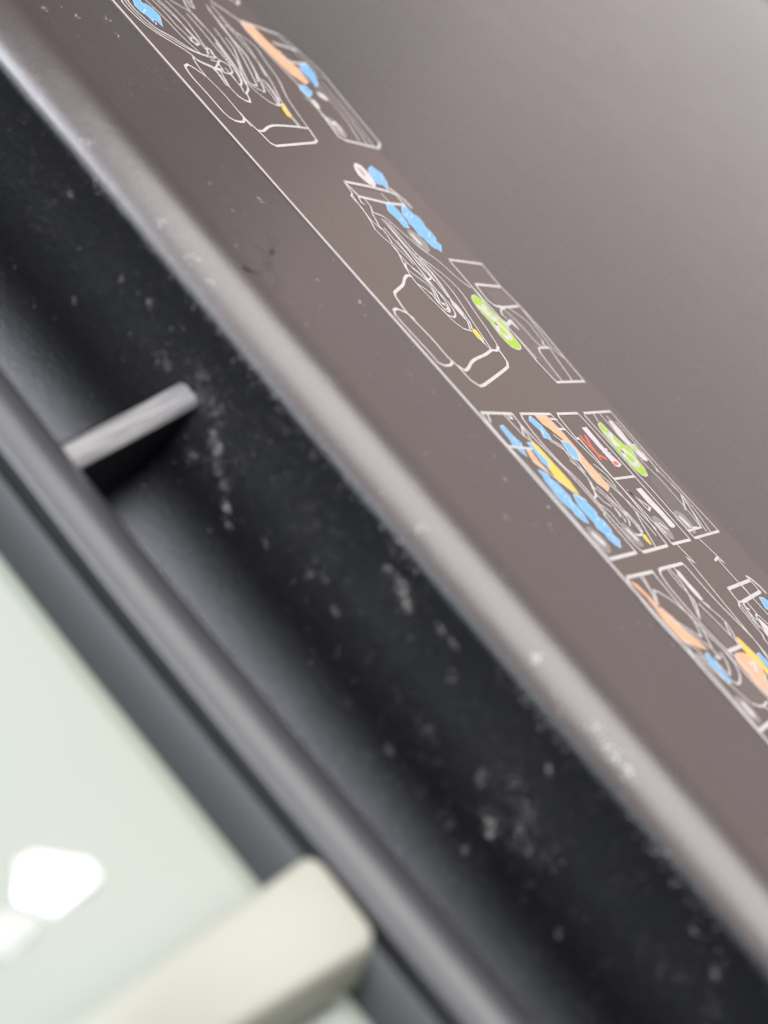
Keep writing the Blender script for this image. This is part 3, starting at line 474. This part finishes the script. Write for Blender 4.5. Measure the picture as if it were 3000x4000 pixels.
4|l|lines|white|0.5|0|42.74,-34.38 42.85,-25.48
4|l|lines|white|0.397|1|42.85,-25.48 43.87,-25.83 49.85,-26.28 56.59,-24.96 56.59,-24.96 59.85,-25.07 64.16,-24.62
4|l|lines|white|0.397|1|42.74,-34.38 43.34,-35.22 48.11,-36.38 53.04,-35.88 55.18,-34.79 58.51,-34.74 62.44,-35.04 66.12,-35.26
4|l|lines|white|0.572|0|66.12,-35.26 65.95,-31.18 65.72,-25.49
4|p|paper_mark|orange|0|0|43.12,-34.63 44.15,-33.41 47.01,-32.84 49.38,-31.61 51.74,-31.39 53.37,-30.3 54.76,-29.77 54.2,-31.41 53.16,-33.38 52.66,-34.73 49.78,-34.81 46,-33.8
4|l|lines|white|0.333|1|43.01,-30.53 45.17,-31.15 47.46,-32.75 48.93,-32.72 51.15,-30.48 52.72,-28.88 52.97,-28.18 50.19,-25.94 49.23,-26.4 47.12,-27.61 45.31,-30.08 46.2,-31.21 47.73,-32.95
4|l|lines|white|0.333|1|43.11,-29.73 47.23,-32.29
4|l|lines|white|0.333|1|50.16,-32.21 53.15,-29.83 54.88,-28.19 56.4,-28.67 56.11,-29.5
4|l|lines|white|0.333|1|51.43,-25.7 52.79,-26.5 54.88,-28.19
4|l|lines|white|0.333|1|55.76,-26.66 57.09,-27.45 58.29,-28.9 58.76,-29.89 58.33,-30.29 56.44,-30.41
4|l|lines|white|0.333|1|55.99,-25.3 57.72,-25.49 59.05,-26.67 60.05,-28.74 60.16,-30.06 59.42,-30.96
4|l|lines|white|0.333|1|54.93,-34.23 57.35,-33.37 59.36,-32.47 61.69,-31.39 63.02,-30.75 63.62,-29.49 63.89,-28.17 63.62,-25.9
4|l|lines|white|0.333|1|55.69,-27.99 56.21,-27.88 56.33,-28.9 55.91,-29.24
4|l|lines|white|0.333|1|63.89,-28.17 64.79,-27.22
4|l|lines|white|0.333|1|52.74,-34.21 54.43,-32.63 55.92,-32.33 54.61,-33.55 57.04,-32.69 59.72,-32.4
4|l|lines|white|0.333|1|52.59,-34.24 54.85,-35.27
4|p|arrow|blue|0|0|55.11,-31.44 55.24,-30.65 56.54,-30.65 57.01,-30.43 57.94,-30.88 59.08,-30.9 59.55,-31.44 59.53,-32.32 58.99,-32.55 57.78,-32.54 56.89,-32.72 55.97,-32.28
4|p|tinted_window|tint|0|0|58.87,-25.66 60.06,-25.56 63.32,-25.57 63.72,-27.95 63.42,-29.41 62.13,-30.55 60.85,-30.55 60.36,-29.38
4|p|number_disc|disc|0|1|61.25,-33.64 61.39,-32.56 62.32,-31.76 63.86,-31.82 65.09,-32.32 65.54,-33.45 64.88,-34.31 63.07,-34.67 61.77,-34.57
4|l|numeral|white|1.2|1|62.65,-33.3 64.1,-33.37
4|l|lines|white|0.5|0|42.95,-23.26 42.76,-22.18 42.78,-13.81
4|l|lines|white|0.397|1|42.78,-13.81 43.41,-13.63 49.29,-13.72 55.86,-12.77 59.05,-13.89 61.15,-13.75
4|l|lines|white|0.397|1|42.95,-23.26 44.95,-24.53 50.93,-24.99 55.97,-24.28 57.19,-23.45 63.07,-23.91
4|l|lines|white|0.572|0|56.01,-24 56.02,-18.92
4|l|lines|white|0.333|1|43.12,-20.41 45.56,-20.79 47.9,-20.62 49.53,-22.12 50.52,-23.72
4|l|lines|white|0.333|1|43.1,-17.83 46.29,-18.66 48.8,-18.46 52.43,-16.91 55.5,-18.88
4|l|lines|white|0.333|1|48.88,-20.15 51.57,-19.63 53.93,-19.18 55.34,-18.91 55.87,-19.36
4|l|lines|white|0.333|1|52.38,-17.21 53.18,-18.05 54.13,-18.86
4|l|lines|white|0.333|1|43.06,-19.57 46.27,-20.09 50.79,-23.94
4|p|indicator_bar|pale|0|0|43.36,-17.63 43.81,-17.11 45.51,-17.37 47.4,-17.3 48.6,-17.64 48.33,-18.56 46.29,-18.66 44.25,-18.76
4|p|indicator_bar|pale|0|0|48.72,-17.91 49.72,-17.43 49.96,-17.96 48.96,-18.43
4|p|tinted_window|tint|0|0|50.56,-23.44 49.71,-20.83 55.62,-19.97 55.8,-23.5
4|p|paper_mark|yellow|0|0|54.63,-17.61 55.39,-17.18 58.02,-16.53 60.22,-16.82 61.45,-16.7 62.02,-18.13 60.9,-18.51 59.39,-18.08 58.48,-18.95 56.48,-18.95 55.63,-18.55
4|p|paper_mark|orange|0|0|56.58,-22.62 56.93,-20.09 57.52,-18.86 58.48,-18.53 59.57,-18.32 60.72,-19.49 61.87,-21.32 63.54,-24.08 61.27,-24.53 57.51,-24.2
4|l|numeral|white|0.6|1|58.5,-21.02 58.75,-19.39 59.69,-21.07
4|l|numeral|white|0.51|1|58.96,-20.11 58.56,-18.94
4|p|arrow|blue|0|0|57.8,-16.26 57.82,-15.04 59.37,-14.7 60.57,-14.44 61.19,-16.04 60.01,-16.29 58.17,-16.33
4|l|lines|white|0.318|1|59.6,-18.6 60.61,-19.24 61.89,-21.18 63.11,-22.57
4|l|lines|white|0.536|0|48.13,-5.96 47.91,4.54
4|l|lines|white|0.572|0|50.56,-4.99 49.99,4.71
4|l|lines|white|0.397|1|48.13,-5.96 50.34,-6.49 50.58,-5.03
4|l|lines|white|0.397|1|47.93,4.51 48.73,4.82 49.8,4.5
4|l|lines|white|0.644|1|47.27,4.73 47.79,5.51 49.08,6.26 50.37,6.32
4|l|lines|white|0.318|1|48.22,0.03 50.04,-0.13
4|l|lines|white|0.358|1|50.4,-6.64 51.06,-7.76 52.56,-7.94 54.33,-8.38 55.68,-8.43 56.35,-9.22 57.26,-9.41 59.09,-9.75
4|l|lines|white|0.358|1|50.68,-5.17 51.49,-5.81 51.83,-5.12
4|l|lines|white|0.358|1|51.26,-5.69 53.44,-6.85 55.29,-6.81 56.36,-7.14 58.15,-7.36
4|l|lines|white|0.358|1|50.8,-3.72 52.8,-3.99 53.08,-4.88 53.57,-5.42 55.67,-5.41 57.36,-5.34
4|l|lines|white|0.358|1|52.95,-4.12 53.19,-3.83 54.79,-3.21 56.27,-2.55
4|l|lines|white|0.358|1|50.8,-6.72 52.82,-7.27 54.7,-7.54
4|l|lines|white|0.358|1|50.93,-5.75 52.89,-6.17 53.64,-6.03
4|p|tinted_window|pale|0|0|53.35,-4.67 55.08,-3.94 56.62,-3.44 57.98,-6.93 56.36,-7.14 54.53,-6.02
4|p|arrow|blue|0|0|50.69,2.3 51.04,3.71 51.73,4.45 52.83,5.05 53.75,2.69 52.85,1.63 52.6,0.99"""

def catmull(P, closed, step=0.9):
    if len(P) < 3: return P
    out = []; n = len(P)
    rng = range(n) if closed else range(n - 1)
    for i in rng:
        p0 = P[(i - 1) % n] if (closed or i > 0) else P[0]
        p1 = P[i]; p2 = P[(i + 1) % n]
        p3 = P[(i + 2) % n] if (closed or i + 2 < n) else P[n - 1]
        k = max(1, min(8, int(math.dist(p1, p2) / step)))
        for j in range(k):
            t = j / k; q = []
            for a in (0, 1):
                q.append(0.5 * (2 * p1[a] + (p2[a] - p0[a]) * t + (2 * p0[a] - 5 * p1[a] + 4 * p2[a] - p3[a]) * t * t + (3 * p1[a] - p0[a] - 3 * p2[a] + p3[a]) * t ** 3))
            out.append(tuple(q))
    if not closed: out.append(P[-1])
    return out

def ribbon(P, wd, z, V, Fc):
    Q = [P[0]]
    for q in P[1:]:
        if math.dist(q, Q[-1]) > 0.05: Q.append(q)
    if len(Q) < 2: return
    # round caps are approximated with a short chamfer
    b = len(V); n = len(Q); h = wd / 2
    for i, q in enumerate(Q):
        a = Q[max(0, i - 1)]; c = Q[min(n - 1, i + 1)]
        d1 = Vector((q[0] - a[0], q[1] - a[1])); d2 = Vector((c[0] - q[0], c[1] - q[1]))
        if d1.length < 1e-6: d1 = d2.copy()
        if d2.length < 1e-6: d2 = d1.copy()
        d1.normalize(); d2.normalize()
        t = d1 + d2
        if t.length < 0.2: t = d1.copy()
        t.normalize(); nn = Vector((-t.y, t.x))
        k = 1.0 / max(0.5, abs(nn.dot(Vector((-d1.y, d1.x)))))
        hh = h * min(k, 1.8)
        V.append((q[0] + nn.x * hh, q[1] + nn.y * hh, z)); V.append((q[0] - nn.x * hh, q[1] - nn.y * hh, z))
    for i in range(n - 1):
        Fc.append((b + 2 * i, b + 2 * i + 1, b + 2 * i + 3, b + 2 * i + 2))
    for e, nb, s in ((0, 1, 0), (n - 1, n - 2, 1)):
        d = Vector((Q[e][0] - Q[nb][0], Q[e][1] - Q[nb][1])).normalized() * h * 0.8
        nn = Vector((-d.y, d.x)) * 0.55
        V.append((Q[e][0] + d.x + nn.x, Q[e][1] + d.y + nn.y, z)); V.append((Q[e][0] + d.x - nn.x, Q[e][1] + d.y - nn.y, z))
        l, r = b + 2 * e, b + 2 * e + 1
        A, B = len(V) - 2, len(V) - 1
        if s == 0: Fc.append((l, B, A, r))
        else: Fc.append((l, r, B, A))

diagrams = {}
groups = {}
lv = {}
for ln in STROKES.strip().split('\n'):
    dg, kind, part, col, wd, sm, pt = ln.split('|')
    P = [tuple(map(float, t.split(','))) for t in pt.split()]
    dg = int(dg)
    if sm == '1': P = catmull(P, kind == 'p')
    V, Fc = groups.setdefault(dg, {}).setdefault('lines' if part == 'lines' else part + '|%d' % len(groups[dg]) if kind == 'p' or part != 'x' else part, ([], [])) if False else ([], [])
    lv[dg] = lv.get(dg, 0) + 1
    lev = {'tint': 0.0, 'disc': 0.004, 'orange': 0.008, 'yellow': 0.010, 'green': 0.006, 'pale': 0.006, 'red': 0.012, 'blue': 0.014, 'sky': 0.0172, 'white': 0.018}[col]
    if part in ('badge_lettering', 'numeral', 'indicator_light'): lev = 0.016
    z = 0.056 + lev + 0.00012 * (lv[dg] % 30)
    if kind == 'l': ribbon(P, float(wd) * (1.0 if col != 'white' else 1.0), z, V, Fc)
    else:
        V += [(x, y, z) for x, y in P]; Fc.append(tuple(range(len(P))))
    groups.setdefault(dg, []) if not isinstance(groups.get(dg), list) else None
    if isinstance(groups.get(dg), dict): groups[dg] = []
    groups[dg].append((part, col, V, Fc))
    if kind == 'p' and col in ('blue', 'green', 'orange', 'yellow'):
        V2, F2 = [], []
        ribbon(P + [P[0]], 0.2, z + 0.003, V2, F2)
        if col == 'blue' and len(P) > 7:
            n_ = len(P); h_ = n_ // 2
            for k_ in range(1, h_ - 1):
                if random.random() < 0.35: continue
                a_ = Vector(P[k_]); b_ = Vector(P[n_ - 1 - k_]); t0 = random.uniform(.15, .45); t1 = t0 + random.uniform(.15, .35)
                j_ = random.uniform(-.4, .4)
                p0_ = a_.lerp(b_, t0); p1_ = a_.lerp(b_, t1); p1_.x += j_; p0_.x -= j_
                ribbon([tuple(p0_), tuple(p1_)], 0.3, z + 0.003, V2, F2)
        groups[dg].append((part + '_outline', 'sky' if col == 'blue' else 'white' if col == 'green' else col, V2, F2))

def tri_fix(o):
    # n-gons with hollows: triangulate properly and keep them facing up
    import bmesh
    bm = bmesh.new(); bm.from_mesh(o.data)
    bmesh.ops.triangulate(bm, faces=[f for f in bm.faces if len(f.verts) > 4])
    for f in bm.faces:
        f.normal_update()
        if f.normal.z < 0: f.normal_flip()
    bm.to_mesh(o.data); bm.free()

MERGE = {'lines', 'badge_lettering', 'cross_mark', 'tick_mark'}
for dg in sorted(groups):
    V = []; Fc = []
    for part, col, v, f in groups[dg]:
        if part == 'lines' and col == 'white':
            b = len(V); V += v; Fc += [tuple(b + i for i in q) for q in f]
    root = obj('line_drawing', V, Fc, 'ink_white', label); tri_fix(root)
    done = {}
    for part, col, v, f in groups[dg]:
        if part == 'lines' and col == 'white': continue
        if part in MERGE:
            vv, ff = done.setdefault((part, col), ([], []))
            b = len(vv); vv += v; ff += [tuple(b + i for i in q) for q in f]
        else:
            tri_fix(obj(part, v, f, 'ink_' + col, root))
    for (part, col), (vv, ff) in done.items():
        tri_fix(obj(part, vv, ff, 'ink_' + col, root))
V = []; Fc = []
ribbon([(-400, -35.7), (-120, -35.75), (-60, -35.6), (-25, -35.75), (15, -35.6), (60, -35.7), (118, -35.65)], 0.62, 0.0795, V, Fc)
tri_fix(obj('border_line', V, Fc, 'ink_white', label))

# ------------------------------------------------------------------ grey trim strip beyond the rail
trim_prof = [(-98.02, -19.9), (-98.3, -19.2), (-98.9, -19.0), (-99.3, -19.5), (-99.4, -24.4), (-99.4, -30), (-98.02, -30)]
trim = tag(empty('trim_strip'), 'mid grey plastic strip running between the black rail and the pale tray', 'trim strip')
sweep('strip_face', [(-97.0, -30), (-97.0, -20.6), (-97.3, -20.1), (-97.7, -20.4), (-99.25, -23.6), (-99.35, -24.4), (-99.35, -30)], [x for x in xs if x < -30] + list(range(-30, 231, 10)), 'trim', trim, lifted=True)

# ------------------------------------------------------------------ pale tray with a white patch painted as its highlight
tray = tag(empty('paper_tray'), 'pale greenish white plastic tray surface out of focus at lower left', 'tray')
def grid(name, x0, x1, y0, y1, nx, ny, zf, m, parent):
    V = []; Fc = []
    for i in range(nx + 1):
        for j in range(ny + 1):
            x = x0 + (x1 - x0) * i / nx; y = y0 + (y1 - y0) * j / ny
            V.append((x, y, zf(x, y)))
    for i in range(nx):
        for j in range(ny):
            a = i * (ny + 1) + j
            Fc.append((a, a + ny + 1, a + ny + 2, a + 1))
    return obj(name, V, Fc, m, parent, True)
def tz(x, y):
    d = -99.4 - y
    return -23.6 + lift(x) - 0.22 * d - 0.9 * max(0.0, 1 - d / 1.6) ** 2 + 0.25 * math.sin(y * 0.05 + 1) + 0.12 * math.sin(x * 0.04)
ys_n = 60
grid('tray_surface', -300, 200, -225, -99.45, 60, 90, tz, 'tray', tray)

hexp = [(39.7, -119.5), (39.6, -117.8), (42.4, -114.1), (44.2, -114.1), (44.7, -115.3), (45.3, -120.2), (42.5, -121.6)]
cx = sum(q[0] for q in hexp) / 7; cy = sum(q[1] for q in hexp) / 7
V = []
for k, zz in ((1.07, -0.1), (0.99, 0.35), (0.86, 0.5)):
    for x, y in hexp: V.append((cx + (x - cx) * k, cy + (y - cy) * k, tz(x, y) + zz + (0.10 * (y - cy) if k < 1 or zz > 0 else 0) * 0.4 + 0.1))
Fc = [tuple(range(14, 21))]
for r_ in (0, 7):
    for j in range(7): Fc.append((r_ + j, r_ + (j + 1) % 7, r_ + 7 + (j + 1) % 7, r_ + 7 + j))
obj('highlight_patch', V, Fc, 'highlight', tray, True)  # raised shape added to carry the painted highlight

V = [(x, y, tz(x, y) + h) for x, y, h in ((42.7, -123.3, .12), (44.3, -121.4, .35), (45.6, -121.8, .3), (46.6, -126.0, .12), (44.8, -127.5, .1), (43.2, -126.5, .1))]
obj('faint_highlight_patch', V, [tuple(range(5, -1, -1))], 'faint_highlight', tray)  # added shape carrying the fainter painted glow

# dark rubbed marks on the flat strip in front of the label
V = []; Fc = []
for q in ([(-16.0, -58.5), (-13.6, -57.0), (-11.4, -55.2)], [(-10.8, -53.0), (-12.6, -51.0), (-13.6, -49.0)], [(-10.6, -54.5), (-9.0, -56.0), (-7.0, -57.6)], [(-7.4, -58.2), (-6.6, -60.4), (-7.6, -62.2)], [(-12, -54.2), (-9.6, -54.8)], [(-6, -57), (-4, -60)]):
    qq = [(x + random.gauss(0, .1), y + random.gauss(0, .2)) for x, y in catmull(q, False, .35)]
    ribbon(qq, random.uniform(.7, 1.3), 0.006 + 0.0008 * len(V) / 20, V, Fc)
sc_ = obj('rubbed_mark', V, Fc, 'scuff', cover); tri_fix(sc_)

# ------------------------------------------------------------------ cream lever resting on the tray
def lever():
    import bmesh
    # outline of the top face, inner end near the rail, widening from the tray side
    A = (52.3, -99.6); B = (61.9, -99.6); Cc = (60.9, -150.0); D = (57.0, -150.0)
    D = (56.8, -150.0)
    def rnd(p, a, b, r, n=7):
        p = Vector(p); a = (Vector(a) - p).normalized(); b = (Vector(b) - p).normalized()
        s = p + a * r; e = p + b * r; out = []
        for i in range(n + 1):
            t = i / n
            out.append(tuple(s * (1 - t) ** 2 + p * 2 * t * (1 - t) + e * t * t))
        return out
    ol = rnd(A, D, B, 2.0) + rnd(B, A, Cc, 2.0) + [Cc, D]
    topz = lambda y: -16.3 + 0.19 * (y + 99.9)
    rings = []
    for k, dz in ((0.86, 0.0), (0.93, -0.08), (0.975, -0.35), (1.0, -0.9), (1.0, -4.0), (0.97, -4.4)):
        ring = []
        mx, my = 57.0, -118.0
        for x, y in ol:
            kx = 1 - (1 - k) * 0.9
            yy = y if y < -149 else (y - (1 - k) * 7.0)
            ring.append((mx + (x - mx) * kx + (1.7 * min(1.0, -dz / 3.6) if x > mx and y < -101 else 0), yy, topz(yy) + dz))
        rings.append(ring)
    n = len(ol); V = [v for r in rings for v in r]; Fc = [tuple(range(n - 1, -1, -1))]
    for i in range(len(rings) - 1):
        for j in range(n):
            Fc.append((i * n + j, i * n + (j + 1) % n, (i + 1) * n + (j + 1) % n, (i + 1) * n + j))
    Fc.append(tuple(range((len(rings) - 1) * n, len(rings) * n)))
    o = obj('lever', V, Fc, 'lever', None, True)
    bm = bmesh.new(); bm.from_mesh(o.data); bmesh.ops.recalc_face_normals(bm, faces=bm.faces); bm.to_mesh(o.data); bm.free()
    return o
tag(lever(), 'cream plastic lever with rounded corners lying on the pale tray beside the black rail', 'lever')

# ------------------------------------------------------------------ dust, nobody could count it
V = []; Fc = []
def flake(px, py, pz, ny, nz, s, stretch=1.0, ang=0.0):
    b = len(V); n = 5
    u = Vector((1, 0, 0)); nv = Vector((0, ny, nz)).normalized(); t = nv.cross(u)
    for i in range(n):
        a = 2 * math.pi * i / n; r = s * random.uniform(0.5, 1.2)
        c = math.cos(a) * r * stretch; d = math.sin(a) * r
        p_ = Vector((px, py, pz)) + nv * 0.03 + u * (c * math.cos(ang) - d * math.sin(ang)) + t * (c * math.sin(ang) + d * math.cos(ang))
        V.append(tuple(p_))
    V.append(tuple(Vector((px, py, pz)) + nv * (0.03 + s * 0.5)))
    for i in range(n): Fc.append((b + i, b + (i + 1) % n, b + n))
def wall_pt(s):
    # s in 0..1 down the gutter wall
    k = s * (len(wallp) - 8); i = int(k); f = k - i
    (y0, z0), (y1, z1) = wallp[i], wallp[i + 1]
    y, z = y0 + (y1 - y0) * f, z0 + (z1 - z0) * f
    d = Vector((0, y1 - y0, z1 - z0)).normalized()
    return y, z, d.z, -d.y
def wall_at(z):
    for i in range(len(wallp) - 1):
        (y0, z0), (y1, z1) = wallp[i], wallp[i + 1]
        if z0 >= z >= z1 and z0 > z1:
            f = (z0 - z) / (z0 - z1)
            return y0 + (y1 - y0) * f
    return wallp[0][0]
SPOTS = ((-3.1, -10.9, 1.0, 26), (1.0, -9.1, .8, 24), (2.8, -10.3, .9, 34), (5.5, -10.0, .9, 30), (7.2, -12.0, .7, 34), (8.4, -12.4, .5, 30), (6.9, -15.2, .6, 24),
         (10.1, -13.8, .6, 22), (11.9, -14.4, .6, 24), (13.9, -15.9, .5, 30), (15.5, -17.0, .6, 14), (25.9, -13.3, .5, 12), (31.1, -6.8, .5, 16), (33.6, -7.0, .7, 46),
         (35.2, -7.6, .5, 40), (33.2, -5.9, .6, 20), (39.5, -6.4, .7, 18), (41.5, -6.2, .5, 16), (53.7, -12.9, .7, 24), (57.5, -15.2, .6, 44), (58.4, -16.0, .5, 30),
         (59.9, -13.3, .6, 26), (62.0, -14.0, .8, 18), (59.5, -11.5, .8, 22), (57.4, -7.3, .3, 16), (56.6, -10.8, .9, 18), (64.0, -12.5, 1.0, 14), (78.1, -6.0, .5, 14),
         (82.4, -7.4, .6, 18), (-9.4, -8.2, .4, 12), (-16.2, -14.5, .4, 10), (-13.9, -8.8, .4, 8), (30.3, -13.8, .5, 10), (-25.9, -7.2, .5, 12), (57.9, -19.2, .4, 10), (27.3, -12.4, .4, 8),
         (44.0, -9.0, .6, 8), (20.0, -15.0, .4, 8), (47.0, -14.0, .5, 8), (70.0, -17.0, .5, 10), (-40, -10, 1.0, 18))
for sx_, sz_, sr_, n_ in SPOTS:
    for _ in range(int(n_ * 2.1)):
        u_ = random.gauss(0, sr_ * 0.75); v_ = random.gauss(0, sr_ * 0.6)
        z = min(-6.4, sz_ + v_ - 0.25 * u_); x = sx_ + u_
        flake(x, wall_at(z), z, -1, 0.02, random.uniform(.018, .055) * (2.2 if random.random() < .04 else 1), random.uniform(1, 2.5), random.uniform(0, 3))
for hx, hz, hr, hn in ((3.5, -9.5, 2.2, 260), (9.5, -12.5, 2.0, 150), (34, -7.2, 1.6, 120), (58.5, -14, 2.4, 220), (55, -10.5, 2.2, 90), (-2, -8.6, 1.5, 60)):
    for _ in range(int(hn * .8)):
        x = hx + random.gauss(0, hr); z = min(-6, max(-21, hz + random.gauss(0, hr * .7)))
        flake(x, wall_at(z), z, -1, 0.02, random.uniform(.012, .036), random.uniform(1, 4), random.uniform(0, 3))
for _ in range(45):
    hx, hz, hr, hn = random.choice(((5, -12, 6, 1), (34, -8, 5, 1), (58, -13, 6, 1), (82, -5.5, 4, 1), (15, -14, 20, 1)))
    z = min(-5, max(-22, hz + random.gauss(0, hr * .4))); x = hx + random.gauss(0, hr)
    flake(x, wall_at(z), z, -1, 0.02, random.uniform(.012, .03), random.uniform(8, 22), random.choice((.6, .9, 1.2, 2.4)) + random.gauss(0, .2))
for _ in range(260):
    z = random.uniform(-22, -5); x = random.uniform(-60, 95)
    flake(x, wall_at(z), z, -1, 0.02, random.uniform(.02, .06), random.uniform(1, 3), random.uniform(0, 3))
def lip_pt(a):
    a = math.radians(a)
    return -60 - 16 * math.sin(a), -16 + 16 * math.cos(a), -math.sin(a), math.cos(a)
for x, a_, n_, sr_ in ((48.1, 28, 40, .35), (57.4, 28, 26, .4), (59.5, 29, 26, .4), (60.8, 30, 30, .35), (62.5, 30, 30, .5), (29.8, 30, 10, .3), (-29.7, 32, 14, .4), (-16.3, 30, 14, .4), (-10.7, 30, 14, .5), (-6.7, 30, 12, .4)):
    for _ in range(n_):
        y, z, ny, nz = lip_pt(a_ + random.gauss(0, 1.4))
        flake(x + random.gauss(0, sr_), y, z, ny, nz, random.uniform(.05, .14), random.uniform(1, 2), random.uniform(0, 3))
for _ in range(280):
    # lint caught along the lower side of the rounded edge
    cxx = random.choice((-4, 2, 5, 12, 21, 26, 31, 50, 54, 56, 66, 72, 75, -14, -24))
    y, z, ny, nz = lip_pt(random.gauss(40, 3)) if random.random() < .5 else (-70.6 + random.gauss(0, .15), -4.6 + random.gauss(0, .3), -.85, .5)
    flake(cxx + random.gauss(0, 2.2), y, z, ny, nz, random.uniform(.02, .07), random.uniform(1, 3), random.uniform(0, 3))
for _ in range(60):
    flake(random.uniform(-60, 90), random.uniform(-62, -37), 0, 0, 1, random.uniform(.03, .1), random.uniform(1, 3), random.uniform(0, 3))
for (fx, fy) in ((-53, -57.2), (-54, -50.5), (-55.7, -42.2), (-52.3, -43.5), (-21, -44), (-3, -41), (9, -45), (26, -44), (31.5, -52)):
    for _ in range(9):
        flake(fx + random.gauss(0, .35), fy + random.gauss(0, .25), 0, 0, 1, random.uniform(.03, .08), random.uniform(1, 3), random.uniform(0, 3))
for _ in range(70):
    flake(random.uniform(-60, 90), random.uniform(14, 90), 0, 0, 1, random.uniform(.03, .09), random.uniform(1, 2), random.uniform(0, 3))
tag(obj('dust', V, Fc, 'dust'), kind='stuff')
